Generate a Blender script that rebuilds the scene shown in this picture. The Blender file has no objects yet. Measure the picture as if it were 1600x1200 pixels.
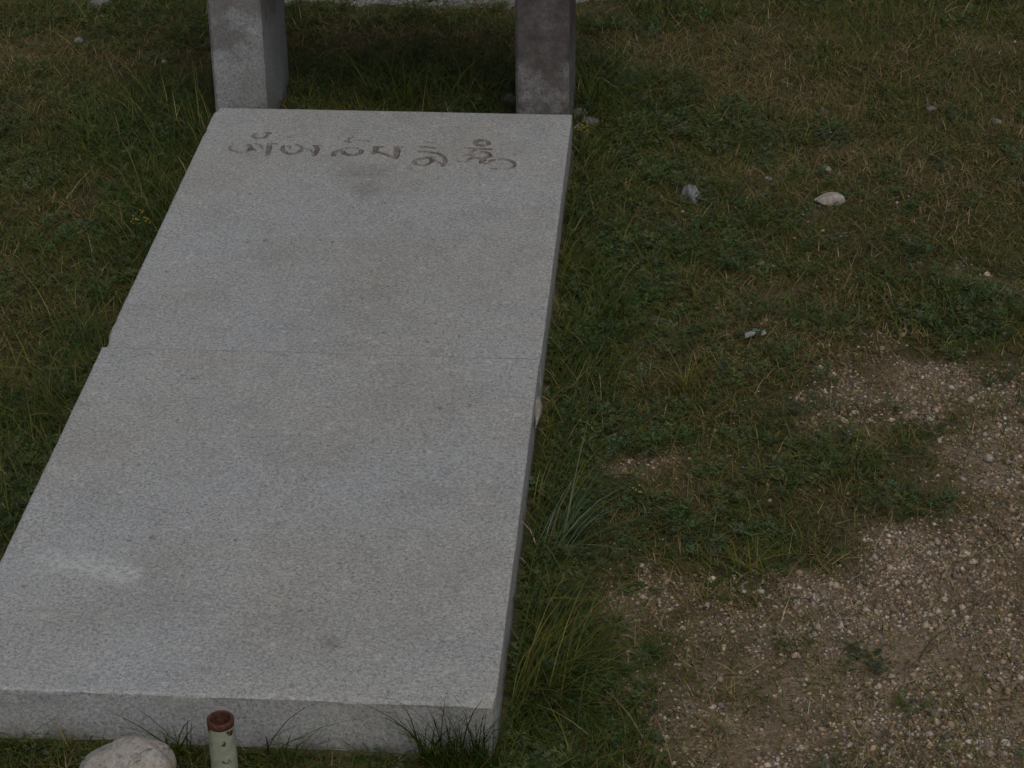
import bpy, bmesh, math, random
import numpy as np
from mathutils import Matrix, Vector
rng = np.random.default_rng(7)
random.seed(7)
scene = bpy.context.scene
C = scene.collection

# ------------------------------------------------------------------ camera
ZT = 0.085                                   # top of the stone slabs above the ground (m)
CAM = np.array([1.03164, -2.53882, 1.99942 + ZT])
YAW, PITCH, ROLL, FPX = -0.07995, 0.52366, 0.01207, 3539.64
_f = np.array([math.sin(YAW)*math.cos(PITCH), math.cos(YAW)*math.cos(PITCH), -math.sin(PITCH)])
_r = np.array([math.cos(YAW), -math.sin(YAW), 0.0])
_d = np.cross(_f, _r)
RT = math.cos(ROLL)*_r + math.sin(ROLL)*_d
DN = -math.sin(ROLL)*_r + math.cos(ROLL)*_d
cam = bpy.data.cameras.new('camera')
cam.sensor_width = 36.0
cam.lens = 36.0*FPX/1600.0
cam.clip_start = 0.05
cam.clip_end = 2000
camo = bpy.data.objects.new('camera', cam)
C.objects.link(camo)
camo.matrix_world = Matrix(((RT[0], -DN[0], -_f[0], CAM[0]), (RT[1], -DN[1], -_f[1], CAM[1]),
                            (RT[2], -DN[2], -_f[2], CAM[2]), (0, 0, 0, 1)))
scene.camera = camo

# ------------------------------------------------------------------ sky, sun, exposure (grey overcast day)
SUN_EL, SUN_AZ = math.radians(57), math.radians(160)   # azimuth clockwise from +Y: behind and left of the viewer
w = bpy.data.worlds.new('World'); scene.world = w; w.use_nodes = True
wn, wl = w.node_tree.nodes, w.node_tree.links
bg = wn['Background']
sky = wn.new('ShaderNodeTexSky'); sky.sky_type = 'NISHITA'; sky.sun_disc = False
sky.sun_elevation = SUN_EL; sky.sun_rotation = SUN_AZ
sky.air_density = 1.0; sky.dust_density = 4.0; sky.ozone_density = 1.0
hs = wn.new('ShaderNodeHueSaturation'); hs.inputs['Saturation'].default_value = 0.35
wl.new(sky.outputs[0], hs.inputs['Color']); wl.new(hs.outputs[0], bg.inputs['Color'])
bg.inputs['Strength'].default_value = 0.08
sun = bpy.data.lights.new('sun', 'SUN'); sun.energy = 1.1; sun.angle = math.radians(28); sun.color = (1.0, 0.98, 0.95)
suno = bpy.data.objects.new('sun', sun); C.objects.link(suno)
sd = Vector((math.sin(SUN_AZ)*math.cos(SUN_EL), math.cos(SUN_AZ)*math.cos(SUN_EL), math.sin(SUN_EL)))
suno.rotation_euler = sd.to_track_quat('Z', 'Y').to_euler()
scene.view_settings.view_transform = 'Standard'
scene.view_settings.look = 'None'
scene.view_settings.exposure = -0.58
scene.view_settings.gamma = 1.0
scene.render.engine = 'CYCLES'

# ------------------------------------------------------------------ helpers
def at(px, py, z=0.0):
    """photo pixel (1600x1200) -> point on the horizontal plane z"""
    d = RT*(px-800) + DN*(py-600) + _f*FPX
    t = (z-CAM[2])/d[2]
    return CAM + t*d

def hash2(ix, iy, s):
    n = (ix.astype(np.int64)*374761393 + iy.astype(np.int64)*668265263 + s*1274126177) & 0xffffffff
    n = ((n ^ (n >> 13))*1103515245) & 0xffffffff
    return ((n ^ (n >> 16)) & 0xffff)/65535.0

def vnoise(x, y, s=0):
    x = np.asarray(x, float); y = np.asarray(y, float)
    ix, iy = np.floor(x), np.floor(y); fx, fy = x-ix, y-iy
    fx = fx*fx*(3-2*fx); fy = fy*fy*(3-2*fy)
    a, b = hash2(ix, iy, s), hash2(ix+1, iy, s)
    c, d = hash2(ix, iy+1, s), hash2(ix+1, iy+1, s)
    return (a*(1-fx)+b*fx)*(1-fy) + (c*(1-fx)+d*fx)*fy

def fbm(x, y, s=0, o=4):
    v, a = 0, .5
    for i in range(o):
        v = v + a*vnoise(x*2**i, y*2**i, s+i*17); a *= .5
    return v/(1-.5**o)

def mesh_from(name, V, F, mat, parent=None, col=None, smooth=False, link=True):
    """V (n,3); F (m,3) or (m,4) ints, or list of polygons"""
    me = bpy.data.meshes.new(name)
    V = np.ascontiguousarray(V, np.float32)
    if isinstance(F, np.ndarray):
        k = F.shape[1]
        me.vertices.add(len(V)); me.vertices.foreach_set('co', V.ravel())
        me.loops.add(F.size); me.loops.foreach_set('vertex_index', np.ascontiguousarray(F, np.int32).ravel())
        me.polygons.add(len(F)); me.polygons.foreach_set('loop_start', np.arange(0, F.size, k, dtype=np.int32))
        me.update(calc_edges=True)
    else:
        me.from_pydata([tuple(map(float, v)) for v in V], [], F)
    if smooth:
        me.polygons.foreach_set('use_smooth', np.ones(len(me.polygons), bool))
    if col is not None:
        at_ = me.color_attributes.new('col', 'FLOAT_COLOR', 'POINT')
        c4 = np.ones((len(V), 4), np.float32); c4[:, :col.shape[1]] = col
        at_.data.foreach_set('color', c4.ravel())
    me.materials.append(mat)
    if not link:
        return me
    o = bpy.data.objects.new(name, me); C.objects.link(o)
    if parent: o.parent = parent
    return o

def tag(o, label=None, cat=None, group=None, kind=None):
    if label: o['label'] = label
    if cat: o['category'] = cat
    if group: o['group'] = group
    if kind: o['kind'] = kind
    return o

def empty(name, loc=(0, 0, 0)):
    o = bpy.data.objects.new(name, None); C.objects.link(o); o.location = loc; o.empty_display_size = .05
    return o

class NT:
    def __init__(s, name):
        s.m = bpy.data.materials.new(name); s.m.use_nodes = True
        s.n, s.l = s.m.node_tree.nodes, s.m.node_tree.links
        s.b = s.n['Principled BSDF']; s.out = s.n['Material Output']
    def node(s, t, **k):
        n = s.n.new(t)
        for a, v in k.items(): setattr(n, a, v)
        return n
    def coord(s): return s.node('ShaderNodeTexCoord').outputs['Object']
    def noise(s, vec, scale, detail=4, rough=.55, out='Fac'):
        n = s.node('ShaderNodeTexNoise'); n.inputs['Scale'].default_value = scale
        n.inputs['Detail'].default_value = detail; n.inputs['Roughness'].default_value = rough
        s.l.new(vec, n.inputs['Vector']); return n.outputs[out]
    def voro(s, vec, scale, out='Color', feature='F1'):
        n = s.node('ShaderNodeTexVoronoi', feature=feature); n.inputs['Scale'].default_value = scale
        s.l.new(vec, n.inputs['Vector']); return n.outputs[out]
    def ramp(s, fac, stops):
        n = s.node('ShaderNodeValToRGB'); cr = n.color_ramp
        while len(cr.elements) < len(stops): cr.elements.new(.5)
        for e, (p, c) in zip(cr.elements, stops):
            e.position = p; e.color = (c, c, c, 1) if isinstance(c, (int, float)) else (*c, 1)
        s.l.new(fac, n.inputs['Fac']); return n.outputs['Color']
    def mix(s, fac, a, b, mode='MIX'):
        n = s.node('ShaderNodeMix', data_type='RGBA', blend_type=mode)
        for v, i in ((fac, 0), (a, 6), (b, 7)):
            if isinstance(v, (int, float)): n.inputs[i].default_value = v
            elif isinstance(v, tuple): n.inputs[i].default_value = (*v, 1)
            else: s.l.new(v, n.inputs[i])
        return n.outputs[2]
    def math(s, op, a, b):
        n = s.node('ShaderNodeMath', operation=op)
        for v, i in ((a, 0), (b, 1)):
            if isinstance(v, (int, float)): n.inputs[i].default_value = v
            else: s.l.new(v, n.inputs[i])
        return n.outputs[0]
    def attr(s, name, out='Color'):
        n = s.node('ShaderNodeAttribute'); n.attribute_name = name; return n.outputs[out]
    def bump(s, h, dist, strength=1.0, normal=None):
        n = s.node('ShaderNodeBump'); n.inputs['Distance'].default_value = dist; n.inputs['Strength'].default_value = strength
        s.l.new(h, n.inputs['Height'])
        if normal is not None: s.l.new(normal, n.inputs['Normal'])
        return n.outputs['Normal']
    def done(s, color=None, rough=.8, normal=None, spec=.3):
        if color is not None:
            if isinstance(color, tuple): s.b.inputs['Base Color'].default_value = (*color, 1)
            else: s.l.new(color, s.b.inputs['Base Color'])
        if isinstance(rough, (int, float)): s.b.inputs['Roughness'].default_value = rough
        else: s.l.new(rough, s.b.inputs['Roughness'])
        s.b.inputs['Specular IOR Level'].default_value = spec
        if normal is not None: s.l.new(normal, s.b.inputs['Normal'])
        return s.m

# ------------------------------------------------------------------ materials
def granite(name, tint=(1, 1, 1), dirt=None, wear=False, carve=False, topstain=None):
    t = NT(name); co = t.coord()
    g1 = t.noise(co, 430, 2, .65); g2 = t.noise(co, 165, 3, .7)
    grain = t.mix(.5, t.ramp(g1, [(.29, .12), (.45, .35), (.56, .42), (.72, .66)]), t.ramp(g2, [(.33, .17), (.48, .38), (.56, .44), (.68, .70)]))
    cell = t.voro(co, 330, 'Color')
    sep = t.node('ShaderNodeSeparateColor'); t.l.new(cell, sep.inputs[0])
    # pale feldspar, tan and dark mica grains
    c = t.mix(t.ramp(sep.outputs[0], [(.80, 0.0), (.95, .5)]), grain, (.56, .56, .54))
    c = t.mix(t.ramp(sep.outputs[1], [(.84, 0.0), (.97, .3)]), c, (.44, .36, .28))
    c = t.mix(t.ramp(sep.outputs[2], [(.88, 0.0), (.98, .5)]), c, (.13, .13, .14))
    wv = t.node('ShaderNodeVectorMath', operation='ADD'); wn2 = t.node('ShaderNodeVectorMath', operation='SCALE'); wn2.inputs['Scale'].default_value = .02
    t.l.new(t.noise(co, 90, 3, .7, 'Color'), wn2.inputs[0]); t.l.new(co, wv.inputs[0]); t.l.new(wn2.outputs[0], wv.inputs[1])
    big = t.voro(wv.outputs[0], 60, 'Color'); sb = t.node('ShaderNodeSeparateColor'); t.l.new(big, sb.inputs[0])
    bd = t.voro(wv.outputs[0], 60, 'Distance')
    c = t.mix(t.math('MULTIPLY', t.ramp(sb.outputs[0], [(.965, 0.0), (.985, .7)]), t.ramp(bd, [(.12, 1.0), (.34, 0.0)])), c, (.12, .12, .12))
    c = t.mix(t.math('MULTIPLY', t.ramp(sb.outputs[1], [(.80, 0.0), (1.0, .75)]), t.ramp(bd, [(.1, 1.0), (.45, 0.0)])), c, (.60, .59, .57))
    # slow mottling: brownish weathering against cooler clean stone
    m1 = t.noise(co, 2.6, 5, .6); m2 = t.noise(co, 9, 5, .65)
    c = t.mix(t.ramp(m1, [(.40, 0.0), (.66, .6)]), c, (.98, .91, .80), 'MULTIPLY')
    c = t.mix(t.ramp(m2, [(.46, 0.0), (.76, .5)]), c, (.72, .72, .72), 'MULTIPLY')
    c = t.mix(t.ramp(t.noise(co, 24, 4, .6), [(.35, 0.0), (.7, .28)]), c, (.80, .80, .82), 'MULTIPLY')
    if wear:
        a = t.attr('col'); sa = t.node('ShaderNodeSeparateColor'); t.l.new(a, sa.inputs[0])
        n = t.noise(co, 60, 4, .7)
        c = t.mix(t.math('MULTIPLY', sa.outputs[0], t.ramp(n, [(.35, .4), (.6, 1.0)])), c, (.075, .055, .042))   # dirt
        c = t.mix(t.math('MULTIPLY', sa.outputs[1], t.ramp(n, [(.42, .25), (.6, 1.0)])), c, (.40, .345, .28))     # broken stone
        c = t.mix(t.math('MULTIPLY', sa.outputs[2], t.ramp(t.noise(co, 95, 5, .75), [(.42, 0.0), (.58, 1.0)])), c, (.60, .60, .59))      # scuff
    if carve:
        c = t.mix(t.ramp(t.noise(co, 40, 4, .7), [(.34, .25), (.64, .85)]), c, (.085, .054, .040))
    if dirt:
        dn = t.noise(co, dirt[0], 6, .7)
        c = t.mix(t.ramp(dn, [(.34, dirt[1]), (.68, dirt[2])]), c, dirt[3])
    if topstain:
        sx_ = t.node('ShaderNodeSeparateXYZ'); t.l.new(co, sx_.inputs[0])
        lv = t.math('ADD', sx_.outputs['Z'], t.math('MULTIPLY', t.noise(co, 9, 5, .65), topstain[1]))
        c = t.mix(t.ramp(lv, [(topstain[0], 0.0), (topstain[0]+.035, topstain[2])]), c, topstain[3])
    c = t.mix(1.0, c, tint, 'MULTIPLY')
    nrm = t.bump(t.noise(co, 260, 4, .7), .0012, .7)
    return t.done(c, .82, nrm, .25)

M_GRAN = granite('grey_granite', tint=(.96, .985, 1.0), wear=True)
M_CARVE = granite('stained_carving', carve=True)
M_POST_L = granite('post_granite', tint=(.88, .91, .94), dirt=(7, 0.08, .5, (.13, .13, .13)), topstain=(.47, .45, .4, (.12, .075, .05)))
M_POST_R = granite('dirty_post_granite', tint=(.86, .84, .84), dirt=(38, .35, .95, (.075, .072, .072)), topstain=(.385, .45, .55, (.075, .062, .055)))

def m_leaf(name, trans=.22, rough=.55):
    t = NT(name); c = t.attr('col')
    t.done(c, rough, None, .25)
    tr = t.node('ShaderNodeBsdfTranslucent'); t.l.new(c, tr.inputs['Color'])
    mx = t.node('ShaderNodeMixShader'); mx.inputs[0].default_value = trans
    t.l.new(t.b.outputs[0], mx.inputs[1]); t.l.new(tr.outputs[0], mx.inputs[2]); t.l.new(mx.outputs[0], t.out.inputs[0])
    return t.m
M_BLADE = m_leaf('grass_blade')
M_HERB = m_leaf('herb_leaf', .15, .8)
t = NT('dry_straw'); M_STRAW = t.done(t.attr('col'), .8)
t = NT('gravel_grain'); co = t.coord()
M_PEB = t.done(t.mix(t.ramp(t.noise(co, 400, 3), [(.35, 0.0), (.7, .5)]), t.attr('col'), (.6, .55, .5), 'MULTIPLY'), .85)

t = NT('soil'); co = t.coord()
soil = t.ramp(t.noise(co, 130, 6, .75), [(.28, (.080, .059, .040)), (.42, (.21, .160, .110)), (.58, (.34, .27, .195)), (.74, (.50, .42, .325))])
tur = t.ramp(t.noise(co, 90, 5, .7), [(.3, (.022, .023, .009)), (.5, (.055, .052, .021)), (.7, (.13, .10, .05))])
turf_w = t.attr('col', 'Fac')
c = t.mix(turf_w, soil, tur)
c = t.mix(t.ramp(t.noise(co, 1.2, 5, .6), [(.35, 0.0), (.65, .5)]), c, (.8, .72, .6), 'MULTIPLY')
M_SOIL = t.done(c, .95, t.bump(t.noise(co, 160, 5, .75), .006, .8), .15)

t = NT('path_gravel'); co = t.coord()
pv = t.voro(co, 95, 'Color'); sp = t.node('ShaderNodeSeparateColor'); t.l.new(pv, sp.inputs[0])
pd = t.voro(co, 95, 'Distance')
c = t.ramp(sp.outputs[0], [(0, .12), (.4, .2), (.75, .27), (1, .4)])
c = t.mix(t.ramp(sp.outputs[1], [(.75, 0.0), (.8, .5)]), c, (.36, .27, .19))
M_PATH = t.done(c, .9, t.bump(pd, .008, .9), .2)

def m_stone(name, a, b, c_, sc=60, spots=.0, rnd=False):
    t = NT(name); co = t.coord()
    c = t.ramp(t.noise(co, sc, 6, .7), [(.3, a), (.5, b), (.72, c_)])
    if spots:
        c = t.mix(t.ramp(t.noise(co, sc*3.2, 3, .6), [(.56, 0.0), (.66, spots)]), c, (.05, .045, .045))
        c = t.mix(t.ramp(t.noise(co, sc*.35, 4, .6), [(.5, 0.0), (.72, .7)]), c, (.44, .33, .21))
    if rnd:
        oi = t.node('ShaderNodeObjectInfo')
        c = t.mix(1.0, c, t.ramp(oi.outputs['Random'], [(0, (.42, .40, .42)), (.25, (1, .92, .84)), (.5, (.95, .78, .62)), (.75, (1, 1, .97)), (1, (.65, .5, .42))]), 'MULTIPLY')
    return t.done(c, .88, t.bump(t.noise(co, sc*2.2, 5, .7), .003, .7), .2)
M_ROUND = m_stone('pale_granite_boulder', (.22, .205, .19), (.38, .35, .315), (.52, .49, .45), 75, .55)
M_GREY = m_stone('grey_field_stone', (.13, .13, .135), (.22, .22, .22), (.34, .34, .33), 60)
M_PALE = m_stone('pale_field_stone', (.24, .21, .18), (.38, .345, .30), (.50, .46, .41), 60)
M_PEBBLE = m_stone('pebble', (.26, .23, .20), (.40, .36, .32), (.52, .48, .43), 120, 0, True)
M_CONC = m_stone('old_mortar', (.18, .165, .145), (.34, .31, .27), (.50, .46, .41), 90)

t = NT('flaking_green_paint'); co = t.coord()
rust = t.ramp(t.noise(co, 150, 5, .7), [(.3, (.035, .014, .009)), (.6, (.11, .045, .024)), (.8, (.18, .08, .04))])
paint = t.ramp(t.noise(co, 70, 4, .6), [(.3, (.25, .28, .19)), (.6, (.36, .385, .29)), (.8, (.43, .45, .36))])
mask = t.ramp(t.noise(co, 48, 6, .68), [(.61, 0.0), (.625, 1.0)])
M_PAINT = t.done(t.mix(mask, paint, rust), .65, t.bump(t.math('SUBTRACT', 1.0, mask), .0009, .9), .35)
t = NT('rust'); co = t.coord()
M_RUST = t.done(t.ramp(t.noise(co, 150, 5, .7), [(.3, (.04, .016, .012)), (.6, (.115, .048, .034)), (.8, (.19, .10, .08))]), .85,
                t.bump(t.noise(co, 300, 4, .7), .001, .8), .25)
t = NT('yellow_petal'); M_YEL = t.done((.36, .26, .03), .7)
t = NT('white_paper'); co = t.coord()
M_PAPER = t.done(t.ramp(t.noise(co, 60, 4), [(.35, (.42, .44, .42)), (.6, (.62, .64, .62))]), .7)
t = NT('turquoise_paper'); M_TURQ = t.done((.18, .34, .28), .7)

# ------------------------------------------------------------------ layout of the ground cover (world metres)
LJ = 0.5*(at(160, 550, ZT)[1]+at(847, 552, ZT)[1])
SW, SL = 0.8, 2.11558                         # slab width, whole length

def blob_set(rows):
    out = []
    for px, py, rx, ry, a in rows:
        c = at(px, py); ex = abs(at(px+rx, py)[0]-c[0]); ey = abs(at(px, py-ry)[1]-at(px, py+ry)[1])/2
        out.append((c[0], c[1], ex, ey, a))
    return out
def field(bl, x, y):
    v = np.zeros_like(x)
    wx = (fbm(x*7, y*7, 51, 3)-.5)*.22; wy = (fbm(x*7, y*7, 77, 3)-.5)*.3
    for cx, cy, ex, ey, a in bl:
        v = np.maximum(v, a*np.exp(-.5*(((x+wx-cx)/ex)**2+((y+wy-cy)/ey)**2)**1.5))
    return v
BARE = blob_set([(1520, 1080, 260, 170, 1), (1150, 1140, 130, 60, .85), (1490, 600, 130, 45, .75), (1600, 760, 90, 130, .8),
                 (1310, 900, 110, 40, .7), (1020, 960, 50, 50, .55), (1480, 880, 100, 70, .85), (1250, 1000, 120, 60, .8),
                 (990, 720, 40, 30, .4), (1360, 660, 60, 30, .5), (1180, 890, 90, 25, .5), (1000, 1060, 40, 60, .4), (1330, 240, 60, 15, .25), (1540, 440, 60, 20, .4)])
HERB = blob_set([(1200, 770, 170, 60, 1), (1020, 330, 90, 80, .9), (980, 150, 80, 45, .9), (960, 470, 70, 80, .9), (960, 640, 70, 80, .75),
                 (1530, 470, 80, 35, .9), (925, 860, 55, 90, .8), (1200, 980, 50, 22, .9), (265, 180, 60, 40, .9), (240, 225, 70, 30, .9),
                 (120, 420, 70, 60, .7), (150, 590, 70, 60, .85), (60, 720, 60, 60, .6), (940, 1090, 70, 60, .9), (1390, 740, 50, 30, .7),
                 (1090, 200, 120, 50, .7), (1450, 470, 60, 30, .7), (1130, 560, 100, 60, .6), (900, 760, 50, 60, .8), (620, 130, 150, 22, .7),
                 (1240, 360, 90, 50, .5), (1520, 690, 50, 25, .5), (1310, 1120, 40, 20, .5), (1450, 1140, 40, 18, .5), (60, 250, 90, 50, .5), (80, 860, 60, 60, .5), (880, 1180, 40, 40, .8)])
DRY = blob_set([(190, 85, 190, 22, .95), (640, 65, 170, 22, .7), (1300, 130, 260, 70, .6), (1450, 260, 160, 80, .75), (25, 510, 40, 18, .9), (160, 500, 35, 16, .8),
                (1000, 740, 70, 40, .7), (1100, 480, 60, 40, .4), (1300, 560, 160, 60, .8), (1010, 90, 90, 40, .7), (1500, 880, 200, 100, .8), (1050, 960, 120, 60, .8), (100, 330, 70, 30, .4), (1290, 430, 90, 40, .5)])
LUSH = blob_set([(640, 140, 170, 28, 1), (960, 150, 80, 40, 1), (240, 200, 90, 55, .9), (900, 330, 50, 90, .9), (890, 560, 40, 110, .9), (850, 800, 50, 120, 1), (840, 1040, 55, 130, 1),
                 (100, 640, 90, 110, .7), (30, 790, 50, 80, .9), (250, 330, 40, 60, .8), (1030, 30, 60, 20, .6), (250, 20, 200, 16, .5), (900, 1180, 90, 50, .9)])

def slab_dist(x, y):
    dx = np.maximum(np.maximum(-x, x-SW), 0); dy = np.maximum(np.maximum(-y, y-SL), 0)
    return np.hypot(dx, dy)
def zground(x, y):
    h = (fbm(x*2.2, y*2.2, 3, 4)-.5)*.05 + (fbm(x*16, y*16, 9, 3)-.5)*.012
    far = np.clip((np.hypot(x-.9, y-1)-4)/20, 0, 1)
    h = h + far*(fbm(x*.12, y*.12, 5, 3)-.5)*.6
    return h*np.clip(.25+slab_dist(x, y)/.25, .25, 1) - .004

# ------------------------------------------------------------------ ground sheet
def axis(a, b, step, far):
    core = np.arange(a, b+1e-6, step); g = step; lo = [a]; hi = [b]
    while hi[-1] < far: g *= 1.22; hi.append(hi[-1]+g)
    g = step
    while lo[-1] > -far: g *= 1.22; lo.append(lo[-1]-g)
    return np.array(lo[:0:-1] + list(core) + hi[1:])
gx, gy = axis(-1.3, 2.7, .016, 600), axis(-.8, 3.6, .016, 600)
X, Y = np.meshgrid(gx, gy); Z = zground(X, Y)
nx, ny = len(gx), len(gy)
idx = np.arange(nx*ny).reshape(ny, nx)
F = np.stack([idx[:-1, :-1], idx[:-1, 1:], idx[1:, 1:], idx[1:, :-1]], -1).reshape(-1, 4)
xf, yf = X.ravel(), Y.ravel()
tw = np.clip(1-1.25*field(BARE, xf, yf), 0, 1)*np.clip(.55+fbm(xf*5, yf*5, 31, 3)*.7, 0, 1)
ground = mesh_from('ground', np.stack([xf, yf, Z.ravel()], -1), F, M_SOIL, col=np.repeat(tw[:, None], 3, 1), smooth=True)
tag(ground, 'dry turf ground with bare sandy gravelly patches', None, None, 'structure')

# gravel path beyond the posts
edge = [(-2.6, 5.2), (-1.2, 4.2), (-.45, 3.55)]
edge += [tuple(at(px, py)[:2]) for px, py in ((380, 9), (455, 12), (500, 10), (560, 14), (620, 11), (700, 13), (780, 13), (850, 12), (910, 10), (955, 3))]
edge += [(1.5, 3.35), (2.3, 3.75), (3.4, 4.6), (5.0, 5.6)]
edge = np.array(edge); sx = np.linspace(0, 1, 220)
tt = np.linspace(0, 1, len(edge)); ex = np.interp(sx, tt, edge[:, 0]); ey = np.interp(sx, tt, edge[:, 1])
ey = ey + (vnoise(ex*25, ex*0, 4)-.5)*.035
rows = []
for k, off in enumerate(np.linspace(0, 1.7, 26)):
    yy = ey + off*(1+.0*ex); xx = ex*(1+.12*off)-.1*off
    rows.append(np.stack([xx, yy, zground(xx, yy)+(-.006, .006, .012, .018)[min(k, 3)]+.012*max(0, k-3)/22], -1))
V = np.concatenate(rows); n = 220; idx = np.arange(len(V)).reshape(-1, n)
F = np.stack([idx[:-1, :-1], idx[:-1, 1:], idx[1:, 1:], idx[1:, :-1]], -1).reshape(-1, 4)
path = mesh_from('gravel_path', V, F, M_PATH, smooth=True)
tag(path, 'pale grey gravel path beyond the two granite posts', None, None, 'structure')
def path_y(x): return np.interp(x, ex, ey)

# ------------------------------------------------------------------ carved letters: strokes traced on the slab's top plane
def pa(p): return (340+p[0]/6.4, 195+p[1]/6.4)
def pb(p): return (580+p[0]/6.4, 200+p[1]/6.4)
def ell(cx, cy, rx, ry, k=20): return [(cx+rx*math.cos(a), cy+ry*math.sin(a)) for a in np.linspace(0, 2*math.pi, k)]
LETTERS = [
 (pa, [(ell(425, 110, 62, 26), 6.5, 1), ([(485, 75), (530, 88)], 5, .7), ([(150, 193), (125, 215), (122, 245), (165, 266), (225, 275)], 5, .35),
       ([(225, 275), (285, 265), (330, 247), (325, 215), (305, 203)], 8, 1), ([(515, 192), (521, 230), (510, 265), (498, 300)], 8, 1), ([(515, 190), (580, 190)], 4, .7),
       ([(385, 190), (430, 203), (448, 240)], 4, .4), ([(335, 240), (380, 255)], 4, .25)]),
 (pa, [([(655, 215), (643, 255), (690, 287), (755, 293), (812, 277), (846, 247), (833, 212), (790, 205)], 6, .75), ([(700, 215), (740, 212), (722, 240)], 4, .4),
       ([(850, 232), (900, 246)], 5, .4), ([(983, 213), (1000, 240), (985, 275), (965, 303)], 7, .85), ([(960, 210), (1030, 208)], 4.5, .8), ([(930, 255), (965, 298)], 4.5, .45)]),
 (pa, [([(1157, 303), (1168, 278), (1215, 250)], 7, 1), ([(1275, 235), (1245, 257), (1265, 290), (1330, 307), (1400, 295), (1442, 270), (1432, 250)], 8, 1),
       ([(1245, 240), (1310, 225), (1390, 234)], 4, .5), ([(1340, 125), (1292, 150), (1285, 166), (1320, 175)], 5.5, .8), ([(1420, 150), (1460, 160), (1500, 162)], 5, .6)]),
 (pb, [([(30, 190), (110, 188)], 5, .9), ([(52, 190), (45, 225), (25, 250)], 8, 1), ([(60, 237), (150, 266), (235, 297)], 6, .95),
       ([(252, 192), (264, 230), (255, 265), (240, 297)], 9.5, 1), ([(215, 190), (310, 190)], 5, .85)]),
 (pb, [([(545, 135), (575, 143), (630, 146)], 4.5, .9), ([(500, 188), (570, 192), (640, 203)], 4.5, .8), ([(485, 235), (570, 240), (680, 258), (725, 285), (746, 312), (736, 345), (718, 378)], 6, 1),
       ([(420, 345), (450, 318), (520, 303), (590, 303), (612, 325), (595, 350), (540, 375), (470, 375), (420, 345)], 6, 1), ([(555, 293), (630, 293)], 4.5, .7), ([(610, 315), (650, 330), (670, 350), (720, 355)], 4.5, .6)]),
 (pb, [(ell(1108, 150, 68, 25), 7.5, 1), ([(950, 200), (1060, 208), (1200, 212)], 4.5, .65), ([(1065, 212), (1000, 240), (950, 270)], 5.5, .9), ([(1075, 245), (1005, 272)], 5, .8),
       ([(1095, 240), (1170, 245), (1200, 275), (1150, 295), (1115, 305)], 6, .8), ([(945, 340), (965, 310), (1020, 295), (1080, 297), (1112, 315), (1090, 352), (1130, 325)], 6.5, 1),
       ([(870, 330), (940, 332)], 4, .35), ([(1140, 355), (1180, 345)], 4.5, .5), ([(1185, 330), (1225, 320)], 4.5, .5),
       ([(1290, 312), (1370, 317), (1430, 345), (1437, 370), (1400, 400), (1340, 412)], 6, .9), ([(1195, 405), (1245, 407)], 4, .6)]),
]
def smooth_poly(P):
    P = np.array(P, float)
    if len(P) < 3: return P
    for _ in range(2):
        Q = np.empty((2*len(P)-2, 2)); Q[0::2] = .75*P[:-1]+.25*P[1:]; Q[1::2] = .25*P[:-1]+.75*P[1:]
        P = np.vstack([P[:1], Q, P[-1:]])
    return P
def carve_field(x, y):
    """groove depth (m) and the letter each spot belongs to"""
    dep = np.zeros_like(x); who = np.full(x.shape, -1)
    wob = (vnoise(x*160, y*160, 12)-.5)*.0025
    for li, (fn, strokes) in enumerate(LETTERS):
        for pts, wd, st in strokes:
            P = smooth_poly([fn(p) for p in pts])
            P = np.array([at(px, py, ZT)[:2] for px, py in P])
            hw = wd*.00068
            sel = (x > P[:, 0].min()-.03) & (x < P[:, 0].max()+.03) & (y > P[:, 1].min()-.03) & (y < P[:, 1].max()+.03)
            if not sel.any(): continue
            xs, ys = x[sel], y[sel]; dm = np.full(xs.shape, 9.)
            for a, b in zip(P[:-1], P[1:]):
                ab = b-a; L2 = max(ab@ab, 1e-12)
                u = np.clip(((xs-a[0])*ab[0]+(ys-a[1])*ab[1])/L2, 0, 1)
                dm = np.minimum(dm, np.hypot(xs-a[0]-u*ab[0], ys-a[1]-u*ab[1]))
            g = np.clip(1-(dm+wob[sel])/hw, 0, 1); g = np.minimum(g*1.6, 1)*.0062*(st**.8)
            d0 = dep[sel]; w0 = who[sel]; up = g > d0
            d0[up] = g[up]; w0[up] = li; dep[sel] = d0; who[sel] = w0
    return dep, who

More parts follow.
